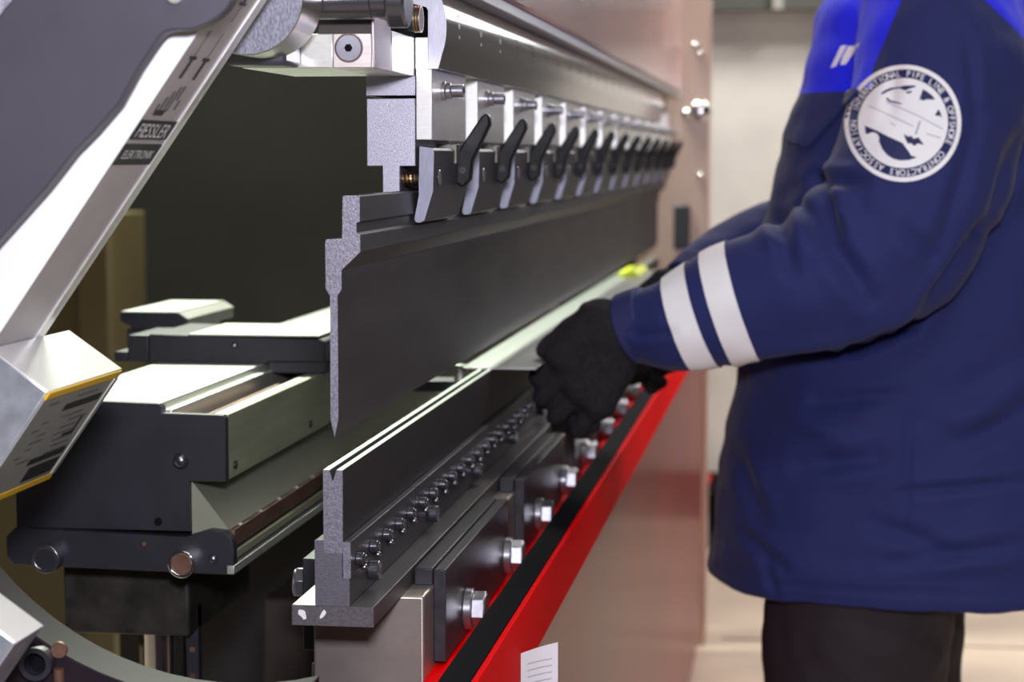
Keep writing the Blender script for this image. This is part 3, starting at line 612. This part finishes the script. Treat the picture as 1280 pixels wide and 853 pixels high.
# --- torso of the jacket, lofted
rings = [(0.698, -0.112, 0.395, 0.262), (0.706, -0.121, 0.402, 0.268), (0.78, -0.1166, 0.402, 0.266), (0.866, -0.1030, 0.395, 0.258), (0.95, -0.092, 0.388, 0.250), (1.05, -0.075, 0.382, 0.245), (1.184, -0.047, 0.378, 0.245), (1.268, -0.032, 0.376, 0.245), (1.309, -0.018, 0.374, 0.243), (1.392, 0.004, 0.362, 0.225), (1.44, 0.012, 0.345, 0.200), (1.485, 0.050, 0.315, 0.135), (1.53, 0.085, 0.275, 0.085)]
fine = catmull(rings, 4)
v = []; f = []; NS = 56
for (z, xf, xb, b) in fine:
    cx, a = (xf+xb)/2, (xb-xf)/2
    for k in range(NS):
        an = 2*math.pi*k/NS; c_, s_ = math.cos(an), math.sin(an); e = 2/2.5
        v.append((cx+a*math.copysign(abs(c_)**e, c_), CYB+b*math.copysign(abs(s_)**e, s_), z))
for i in range(len(fine)-1): f += [(i*NS+k, i*NS+(k+1) % NS, (i+1)*NS+(k+1) % NS, (i+1)*NS+k) for k in range(NS)]
f += [tuple(range(NS))[::-1], tuple(range((len(fine)-1)*NS, len(fine)*NS))]
jm = MB().add(v, f)
# --- sleeves
armL = [(0.190, 2.72, 1.462, 0.075), (0.165, 2.63, 1.425, 0.098), (0.162, 2.560, 1.350, 0.108), (0.146, 2.525, 1.270, 0.106), (0.112, 2.500, 1.185, 0.106), (0.056, 2.485, 1.115, 0.096), (-0.020, 2.480, 1.090, 0.083), (-0.092, 2.483, 1.073, 0.071), (-0.150, 2.490, 1.052, 0.061), (-0.188, 2.497, 1.047, 0.047), (-0.207, 2.502, 1.044, 0.042)]
armR = [(0.190, 2.88, 1.462, 0.075), (0.165, 2.97, 1.425, 0.098), (0.160, 3.040, 1.350, 0.105), (0.150, 3.085, 1.270, 0.100), (0.120, 3.100, 1.180, 0.098), (0.070, 3.070, 1.130, 0.088), (0.000, 3.010, 1.122, 0.078), (-0.065, 2.960, 1.112, 0.068), (-0.118, 2.915, 1.088, 0.058), (-0.150, 2.880, 1.068, 0.046)]
cL, cR = catmull(armL, 6), catmull(armR, 6)
for c in (cL, cR): jm.tube([tuple(p[:3]) for p in c], [float(p[3]) for p in c], 28)
jme = remeshed(jm, 'jacket', 0.0055, 5)
# --- folds: carved along lines seen on the near side, plus soft cloth noise
folds = [  # ((x, z), (x, z), depth, half width)   negative depth = ridge
    ((0.016, 1.224), (0.036, 1.165), 0.010, 0.008), ((0.020, 1.226), (0.066, 1.222), 0.008, 0.007), ((-0.006, 1.195), (0.000, 1.150), -0.007, 0.009),
    ((0.008, 1.185), (0.075, 1.090), 0.009, 0.011), ((0.040, 1.200), (0.060, 1.170), -0.005, 0.010), ((-0.030, 1.170), (-0.012, 1.120), 0.007, 0.008),
    ((-0.045, 1.160), (-0.020, 1.145), -0.005, 0.009), ((0.110, 1.170), (0.150, 1.130), 0.004, 0.008), ((0.195, 1.300), (0.150, 1.140), 0.005, 0.009),
    ((0.185, 1.390), (0.190, 1.300), 0.004, 0.007), ((0.245, 1.270), (0.205, 1.165), 0.006, 0.008), ((0.205, 1.165), (0.125, 1.050), 0.012, 0.010),
    ((0.125, 1.050), (0.060, 1.020), 0.012, 0.010), ((0.060, 1.020), (-0.060, 1.000), 0.010, 0.010), ((0.275, 1.250), (0.235, 1.180), -0.006, 0.014),
    ((0.105, 1.360), (0.095, 1.300), 0.003, 0.008), ((-0.175, 1.042), (-0.150, 1.047), 0.004, 0.005), ((-0.200, 1.040), (-0.175, 1.042), 0.003, 0.005),
    ((0.000, 0.870), (0.090, 0.885), 0.006, 0.010), ((-0.010, 0.930), (0.060, 0.905), -0.005, 0.014), ((0.120, 0.845), (0.270, 0.860), 0.005, 0.006),
    ((0.130, 0.960), (0.125, 0.800), 0.003, 0.005), ((0.110, 0.760), (0.270, 0.785), 0.006, 0.009), ((0.090, 0.805), (0.180, 0.775), 0.005, 0.010),
    ((-0.070, 0.775), (-0.020, 0.745), 0.007, 0.008), ((-0.080, 0.880), (-0.050, 0.800), 0.005, 0.010), ((0.190, 0.930), (0.280, 0.990), -0.006, 0.016),
    ((0.180, 0.905), (0.275, 0.940), 0.005, 0.012), ((-0.040, 0.745), (-0.030, 0.710), 0.004, 0.006), ((0.02, 0.950), (0.12, 0.965), 0.004, 0.008),
    ((-0.105, 0.722), (0.28, 0.722), 0.0025, 0.003)]
nv = len(jme.vertices); co = np.empty(nv*3); jme.vertices.foreach_get('co', co); co = co.reshape(-1, 3)
no = np.empty(nv*3); jme.vertex_normals.foreach_get('vector', no); no = no.reshape(-1, 3)
disp = np.zeros(nv)
near = np.clip((2.78-co[:, 1])/0.08, 0, 1)
for (a, b, dep, wd) in folds:
    a, b = np.array(a), np.array(b); ab = b-a; q = co[:, [0, 2]]-a
    t = np.clip((q @ ab)/(ab @ ab), 0, 1); d = np.linalg.norm(q-t[:, None]*ab, axis=1)
    taper = 0.35+0.65*np.sin(np.pi*np.clip(t, 0.05, 0.95))
    disp -= 1.35*dep*taper*(np.exp(-(d/wd)**2)-0.35*np.exp(-((d-2.0*wd)/wd)**2))*near
for i in range(nv):
    p = co[i]
    disp[i] += 0.0070*noise.noise(Vector((p[0]*8, p[1]*8, p[2]*15)))+0.0030*noise.noise(Vector((p[0]*14+3, p[1]*14, p[2]*34)))*(1 if p[2] < 1.0 else 0.4)+0.0018*noise.noise(Vector((p[0]*30, p[1]*30, p[2]*22)))
co2 = co+no*disp[:, None]; jme.vertices.foreach_set('co', co2.ravel()); jme.update()

# fabric: navy with royal blue yokes cut as panels
fab = bpy.data.materials.new('navy and royal blue twill'); fab.use_nodes = True; nt = fab.node_tree; pb = nt.nodes['Principled BSDF']
pb.inputs['Roughness'].default_value = 0.75; pb.inputs['Sheen Weight'].default_value = 0.08; pb.inputs['Specular IOR Level'].default_value = 0.25
geo = nt.nodes.new('ShaderNodeNewGeometry'); sep = nt.nodes.new('ShaderNodeSeparateXYZ'); nt.links.new(geo.outputs['Position'], sep.inputs[0])
def mth(op, a, b):
    n = nt.nodes.new('ShaderNodeMath'); n.operation = op
    for i, q in enumerate((a, b)):
        if isinstance(q, (int, float)): n.inputs[i].default_value = q
        else: nt.links.new(q, n.inputs[i])
    return n.outputs[0]
X_, Y_, Z_ = sep.outputs
front_lim = mth('ADD', 0.0770, mth('MULTIPLY', mth('MAXIMUM', mth('SUBTRACT', Z_, 1.352), 0.0), 0.40))
front = mth('MULTIPLY', mth('GREATER_THAN', Z_, 1.331), mth('LESS_THAN', X_, front_lim))
back_lim = mth('ADD', 0.1983, mth('MULTIPLY', mth('SUBTRACT', 1.44, Z_), 1.05))
back = mth('MULTIPLY', mth('GREATER_THAN', Z_, 1.335), mth('GREATER_THAN', X_, back_lim))
mask = mth('MAXIMUM', front, back)
mx = nt.nodes.new('ShaderNodeMix'); mx.data_type = 'RGBA'; nt.links.new(mask, mx.inputs[0])
mx.inputs[6].default_value = (0.020, 0.027, 0.125, 1); mx.inputs[7].default_value = (0.012, 0.020, 0.95, 1)
nt.links.new(mx.outputs[2], pb.inputs['Base Color'])
tcn = nt.nodes.new('ShaderNodeTexNoise'); tcn.inputs['Scale'].default_value = 900; bmp = nt.nodes.new('ShaderNodeBump'); bmp.inputs['Strength'].default_value = 0.15; bmp.inputs['Distance'].default_value = 0.0006
nt.links.new(geo.outputs['Position'], tcn.inputs['Vector']); nt.links.new(tcn.outputs['Fac'], bmp.inputs['Height']); nt.links.new(bmp.outputs[0], pb.inputs['Normal'])
jacket = link_mesh(jme, 'jacket', fab, per)
bvh = BVHTree.FromPolygons([Vector(p) for p in co2], [tuple(p.vertices) for p in jme.polygons])

tapem = mat('retroreflective tape', (0.98, 0.98, 0.98), 0.55, 0.0, var=0.03, vscale=(20, 20, 20))
def ring_tape(path, i0, i1, m, name, off=0.0018, axis=None):
    """band wrapped round a sleeve between two stations of its centre line"""
    nA, nB = 72, 6; vv = []; ff = []
    pts = [np.array(p[:3]) for p in path]
    def at(s):
        k = int(min(len(pts)-2, math.floor(s))); return Vector(pts[k]+(pts[k+1]-pts[k])*(s-k))
    ax = Vector(axis).normalized() if axis else (at(i1)-at(i0)).normalized()
    u = ax.cross(Vector((0, 1, 0))).normalized(); q = ax.cross(u)
    for j in range(nB+1):
        c = at(i0+(i1-i0)*j/nB)
        for k in range(nA):
            an = 2*math.pi*k/nA; d = u*math.cos(an)+q*math.sin(an)
            hit = bvh.ray_cast(c, d, 0.16)
            r = hit[3] if hit[0] else 0.08
            vv.append(c+d*(min(r, 0.10)+off))
    for j in range(nB): ff += [(j*nA+k, j*nA+(k+1) % nA, (j+1)*nA+(k+1) % nA, (j+1)*nA+k) for k in range(nA)]
    return MB().add(vv, ff).build(name, m, jacket)
ring_tape(cL, 44.4, 47.7, tapem, 'reflective_tape', axis=(-0.94, 0.10, -0.33)); ring_tape(cL, 39.9, 42.8, tapem, 'reflective_tape', axis=(-0.945, 0.08, -0.31))

# --- flat prints pressed onto the cloth
def press(name, loops, off, m, parent, maxe=0.006):
    bm = bmesh.new()
    for lp_ in loops:
        vs_ = [bm.verts.new((x, 0, z)) for x, z in lp_]
        try: bm.faces.new(vs_)
        except ValueError: pass
    bmesh.ops.triangulate(bm, faces=bm.faces)
    for _ in range(4):
        le = [e for e in bm.edges if e.calc_length() > maxe]
        if not le: break
        bmesh.ops.subdivide_edges(bm, edges=le, cuts=1); bmesh.ops.triangulate(bm, faces=bm.faces)
    for vt in bm.verts:
        h = bvh.ray_cast(Vector((vt.co.x, 2.2, vt.co.z)), Vector((0, 1, 0)), 1.0)
        vt.co.y = (h[0].y if h[0] else 2.45)-off
    me = bpy.data.meshes.new(name); bm.to_mesh(me); bm.free()
    return link_mesh(me, name, m, parent)
EC = (0.1105, 1.2895); ER = 0.0650; ET = math.radians(-8)
def E2(u, v_):
    c_, s_ = math.cos(ET), math.sin(ET); return (EC[0]+ER*(u*c_-v_*s_), EC[1]+ER*1.03*(u*s_+v_*c_))
white_print = mat('white transfer print', (0.96, 0.97, 0.99), 0.6)
navy_print = mat('navy transfer print', (0.022, 0.026, 0.115), 0.7)
def annulus(r0, r1, n=60):
    out = []
    for k in range(n):
        a, b = 2*math.pi*k/n, 2*math.pi*(k+1)/n
        out.append([E2(r0*math.cos(a), r0*math.sin(a)), E2(r1*math.cos(a), r1*math.sin(a)), E2(r1*math.cos(b), r1*math.sin(b)), E2(r0*math.cos(b), r0*math.sin(b))])
    return out
emb = press('sleeve_emblem', annulus(0.920, 1.0), 0.0012, white_print, jacket)
emb['label'] = 'round white printed emblem with lettering around a seascape'
def inner(pts): return [E2((x-455)/355, (445-y)/355) for x, y in pts]
def disc(cx, cy, r, n=20): return inner([(cx+r*math.cos(2*math.pi*k/n), cy-r*math.sin(2*math.pi*k/n)) for k in range(n)])
press('white_disc', [[E2(0.77*math.cos(2*math.pi*k/48), 0.77*math.sin(2*math.pi*k/48)) for k in range(48)]], 0.0012, white_print, emb)
navy_shapes = [inner([(298, 282), (318, 262), (345, 245), (375, 236), (400, 232), (440, 218), (500, 212), (498, 220), (470, 232), (440, 250), (405, 240), (372, 248), (345, 262), (322, 278), (305, 290)]),
    inner([(545, 228), (575, 240), (605, 258), (628, 280), (600, 284), (575, 286), (558, 296), (540, 290), (532, 296)]),
    inner([(655, 335), (672, 355), (684, 385), (668, 372), (650, 378), (640, 372)]),
    inner([(228, 492), (300, 512), (380, 540), (468, 566), (475, 605), (512, 612), (530, 634), (565, 640), (520, 662), (470, 672), (425, 668), (385, 650), (350, 618), (325, 575), (300, 540), (262, 525), (240, 540)]),
    inner([(468, 512), (500, 524), (515, 515), (530, 532), (560, 520), (575, 540), (598, 560), (560, 556), (540, 575), (520, 560), (500, 566), (486, 545)]),
    inner([(335, 300), (362, 320), (400, 324), (430, 330), (428, 336), (395, 332), (358, 330), (338, 318)]),
    inner([(446, 258), (475, 246), (484, 250), (468, 262), (452, 268)])]
press('navy_shape', navy_shapes, 0.0016, navy_print, emb)
press('white_ball', [disc(286, 566, 40)], 0.0020, white_print, emb)
line_print = mat('pale blue print', (0.36, 0.38, 0.52), 0.6)
def stroke(x0, y0, x1, y1, w_=5): return inner([(x0, y0-w_/2), (x1, y1-w_/2), (x1, y1+w_/2), (x0, y0+w_/2)])
press('thin_line', [stroke(235, 368, 520, 458), stroke(335, 330, 560, 398), stroke(560, 400, 700, 450), stroke(605, 490, 695, 505), stroke(380, 455, 412, 470), inner([(550, 420), (560, 420), (545, 505), (535, 505)])], 0.0016, line_print, emb)
def arc_text(body, a0, a1, r, size):
    n = len(body); out = []
    for i, ch in enumerate(body):
        if ch == ' ': continue
        an = math.radians(a0+(a1-a0)*(i+0.5)/n)
        me = text_mesh(ch, size, 0.88); rot = -an
        vs_ = [v_.co.copy() for v_ in me.vertices]; bx0 = (min(p.x for p in vs_)+max(p.x for p in vs_))/2; by0 = (min(p.y for p in vs_)+max(p.y for p in vs_))/2
        P_ = []
        for p in vs_:
            x, y = (p.x-bx0), (p.y-by0); xr, yr_ = x*math.cos(rot)-y*math.sin(rot), x*math.sin(rot)+y*math.cos(rot)
            P_.append(E2(r*math.sin(an)+xr, r*math.cos(an)+yr_))
        out += [[P_[i_] for i_ in pg.vertices] for pg in me.polygons]
        bpy.data.meshes.remove(me)
    return out
press('lettering', arc_text('INTERNATIONAL PIPE LINE & OFFSHORE', -83, 108, 0.845, 0.150), 0.0014, white_print, emb, 0.02)
press('lettering', arc_text('CONTRACTORS ASSOCIATION', 118, 266, 0.845, 0.150), 0.0014, white_print, emb, 0.02)
# chest logo: two slanted strokes
press('chest_logo', [[(0.0300, 1.3610), (0.0370, 1.3630), (0.0500, 1.3885), (0.0425, 1.3880)], [(0.0420, 1.3640), (0.0485, 1.3645), (0.0635, 1.3865), (0.0515, 1.3870), (0.0445, 1.3740)]], 0.0015, white_print, jacket)
# chest pocket flap
fl_ = press('pocket_flap', [[(-0.0235, 1.2720), (0.0030, 1.2620), (0.0120, 1.2700), (0.0600, 1.3250), (0.0600, 1.3300), (0.0000, 1.3310)]], 0.0075, fab, jacket)
sd = fl_.modifiers.new('s', 'SOLIDIFY'); sd.thickness = 0.007; sd.offset = 0
# collar and hem band
cl = []; n = 40
vv = []; ff = []
for j, (z, sx, sy) in enumerate(((1.495, 0.112, 0.105), (1.545, 0.098, 0.092), (1.590, 0.092, 0.088), (1.590, 0.084, 0.080), (1.545, 0.088, 0.082))):
    vv += [(0.175+sx*math.cos(2*math.pi*k/n)-(z-1.5)*0.25, CYB+sy*math.sin(2*math.pi*k/n), z) for k in range(n)]
for j in range(4): ff += [(j*n+k, j*n+(k+1) % n, (j+1)*n+(k+1) % n, (j+1)*n+k) for k in range(n)]
MB().add(vv, ff).build('collar', mat('royal blue twill', (0.012, 0.020, 0.95), 0.75), jacket)
# cuffs
for c in (cL, cR):
    e = Vector(c[-1][:3]); d = (e-Vector(c[-4][:3])).normalized(); d = (d+Vector((0, 0, -0.22))).normalized()
    MB().ring(e-d*0.028, e+d*0.004, float(c[-1][3])+0.003, float(c[-1][3])-0.006, 32).build('cuff', mat('navy twill', (0.020, 0.024, 0.108), 0.75), jacket, bevel=0.003)

# --- trousers and boots
tr = MB()
for (y, xt, xb_) in ((2.69, 0.075, 0.075), (2.91, 0.105, 0.12)):
    pts = [(0.13, CYB+(y-CYB)*0.75, 0.92, 0.125), (xt+0.01, y, 0.75, 0.125), (xt, y, 0.62, 0.122), (xb_, y, 0.45, 0.108), (xb_+0.01, y, 0.25, 0.100), (xb_+0.015, y, 0.09, 0.098), (xb_+0.015, y, 0.055, 0.100)]
    cc = catmull(pts, 5); tr.tube([tuple(p[:3]) for p in cc], [float(p[3]) for p in cc], 24)
tr.ellipsoid((0.135, CYB, 0.93), (0.17, 0.19, 0.14))
tme = remeshed(tr, 'trousers', 0.009, 5)
for v_ in tme.vertices:
    p = v_.co; v_.co = p+v_.normal*(0.006*noise.noise(Vector((p.x*12, p.y*12, p.z*18)))+0.003*noise.noise(p*35))
link_mesh(tme, 'trousers', mat('black work trousers', (0.022, 0.014, 0.019), 0.8), per)
for y in (2.69, 2.91):
    bt = MB(); x = 0.085 if y < 2.8 else 0.13
    bt.capsule((x+0.02, y, 0.12), (x+0.02, y, 0.06), 0.062, 0.060).capsule((x+0.01, y, 0.055), (x-0.16, y, 0.048), 0.052, 0.046)
    bme = remeshed(bt, 'boot', 0.008, 4)
    for v_ in bme.vertices: v_.co.z = max(v_.co.z, 0.012)
    b_ = link_mesh(bme, 'boot', mat('black boot leather', (0.015, 0.014, 0.014), 0.5), per)
    MB().prism([(x+0.085, 0.0), (x+0.085, 0.016), (x-0.20, 0.016), (x-0.205, 0.006), (x-0.19, 0.0)], y-0.046, y+0.046).build('sole', rubber, b_, bevel=0.004)

# --- body (one continuous mesh: head, neck, trunk, arms, legs)
bd = MB()
H = Vector((0.085, CYB, 1.700)); tilt = Matrix.Rotation(math.radians(-18), 3, 'Y')
def hp(x, y, z): return H+tilt @ Vector((x, y, z))
bd.ellipsoid(hp(0.012, 0, 0.020), (0.098, 0.076, 0.100), 28, 18, tilt).ellipsoid(hp(-0.030, 0, -0.050), (0.066, 0.060, 0.068), 24, 14, tilt)
bd.capsule(hp(-0.050, 0, -0.098), hp(-0.060, 0, -0.088), 0.030, 0.026)
bd.capsule(hp(-0.088, 0, 0.012), hp(-0.102, 0, -0.026), 0.009, 0.013)
bd.capsule(hp(-0.085, -0.035, 0.026), hp(-0.085, 0.035, 0.026), 0.012, 0.012)
bd.capsule(hp(-0.090, -0.020, -0.064), hp(-0.090, 0.020, -0.064), 0.008, 0.008)
for s in (-1, 1): bd.ellipsoid(hp(0.010, s*0.078, -0.010), (0.018, 0.009, 0.031), 12, 10, tilt)
bd.capsule((0.165, CYB, 1.46), (0.118, CYB, 1.620), 0.064, 0.058).capsule((0.18, CYB, 1.38), (0.14, CYB, 0.98), 0.130, 0.125)
bd.capsule((0.18, CYB-0.15, 1.40), (0.18, CYB+0.15, 1.40), 0.07, 0.07)
for c in (armL, armR):
    for a, b in zip(c[1:-1], c[2:]): bd.capsule(a[:3], b[:3], a[3]*0.55, b[3]*0.55)
for y, x in ((2.69, 0.085), (2.91, 0.12)): bd.capsule((0.13, CYB+(y-CYB)*0.8, 0.92), (x, y, 0.5), 0.085, 0.06).capsule((x, y, 0.5), (x+0.015, y, 0.09), 0.06, 0.045)
bme = remeshed(bd, 'body', 0.006, 4)
body = link_mesh(bme, 'body', mat('skin', (0.52, 0.30, 0.22), 0.5), per)
for s in (-1, 1):
    e_ = MB().ellipsoid(hp(-0.076, s*0.031, 0.004), (0.012, 0.013, 0.009), 14, 10).build('eye', mat('eye white', (0.75, 0.74, 0.72), 0.2), per)
    MB().ellipsoid(hp(-0.0868, s*0.031, 0.003), (0.002, 0.0055, 0.0055), 12, 8).build('iris', mat('iris', (0.05, 0.03, 0.02), 0.2), e_)
hr = MB().ellipsoid(hp(0.022, 0, 0.034), (0.098, 0.081, 0.098), 28, 18, tilt); hme = remeshed(hr, 'hair', 0.006, 2)
bm = bmesh.new(); bm.from_mesh(hme)
inv = tilt.inverted()
kill = [q for q in bm.verts if (inv @ (q.co-H)).z < 0.030-0.75*(inv @ (q.co-H)).x*0.9-0.02 and (inv @ (q.co-H)).x < 0.06 or (inv @ (q.co-H)).z < -0.06]
bmesh.ops.delete(bm, geom=kill, context='VERTS'); bm.to_mesh(hme); bm.free()
link_mesh(hme, 'hair', mat('short dark hair', (0.03, 0.022, 0.016), 0.7, var=0.3, vscale=(200, 200, 60)), per)
for s in (-1, 1): MB().capsule(hp(-0.094, s*0.018, 0.030), hp(-0.088, s*0.046, 0.030), 0.005, 0.004).build('eyebrow', mat('short dark hair', (0.03, 0.022, 0.016), 0.7), per)

# --- gloves: palm, four curled fingers, thumb over the sheet
knit = mat('black knitted glove', (0.019, 0.017, 0.020), 0.9, var=0.3, vscale=(300, 300, 300), bump=0.5, bscale=(500, 500, 500), spec=0.2)
def glove(ox, oy, oz, sy, name):
    """local frame: wrist at origin, fingers towards -x, back of the hand towards -y * sy, thumb up"""
    def L(x, y, z): return Vector((ox+x, oy+y*sy, oz+z))
    g = MB()
    g.capsule(L(0.012, 0, 0.002), L(-0.020, 0, -0.008), 0.039, 0.040)
    g.capsule(L(-0.020, -0.004, 0.004), L(-0.062, -0.012, -0.030), 0.036, 0.026).capsule(L(-0.012, -0.004, -0.030), L(-0.045, -0.012, -0.062), 0.033, 0.024)
    g.capsule(L(-0.004, -0.002, -0.040), L(-0.022, -0.010, -0.088), 0.030, 0.022).capsule(L(-0.030, -0.006, -0.015), L(-0.040, -0.010, -0.070), 0.032, 0.026)
    fingers = [  # knuckle, middle joint, end joint, tip, radii
        ((-0.064, -0.014, -0.030), (-0.096, -0.006, -0.058), (-0.094, 0.018, -0.064), (-0.076, 0.026, -0.062), 0.0125),
        ((-0.058, -0.016, -0.050), (-0.090, -0.008, -0.082), (-0.086, 0.018, -0.090), (-0.066, 0.026, -0.084), 0.0130),
        ((-0.044, -0.015, -0.072), (-0.074, -0.006, -0.106), (-0.070, 0.018, -0.112), (-0.052, 0.026, -0.104), 0.0125),
        ((-0.024, -0.012, -0.092), (-0.048, -0.004, -0.122), (-0.044, 0.016, -0.126), (-0.030, 0.022, -0.118), 0.0110)]
    for (k_, a, b, t, r) in fingers:
        g.capsule(L(*k_), L(*a), r*1.08, r).capsule(L(*a), L(*b), r, r*0.94).capsule(L(*b), L(*t), r*0.94, r*0.84)
    g.capsule(L(-0.026, 0.010, 0.020), L(-0.060, 0.012, -0.002), 0.018, 0.0150).capsule(L(-0.060, 0.012, -0.002), L(-0.090, 0.012, -0.026), 0.0145, 0.0120)
    gm = remeshed(g, name, 0.0032, 3)
    for v_ in gm.vertices: v_.co = v_.co+v_.normal*(0.0016*noise.noise(v_.co*70))
    return link_mesh(gm, name, knit, per)
glove(-0.222, 2.500, 1.042, 1.0, 'glove')
glove(-0.162, 2.870, 1.060, -1.0, 'glove')
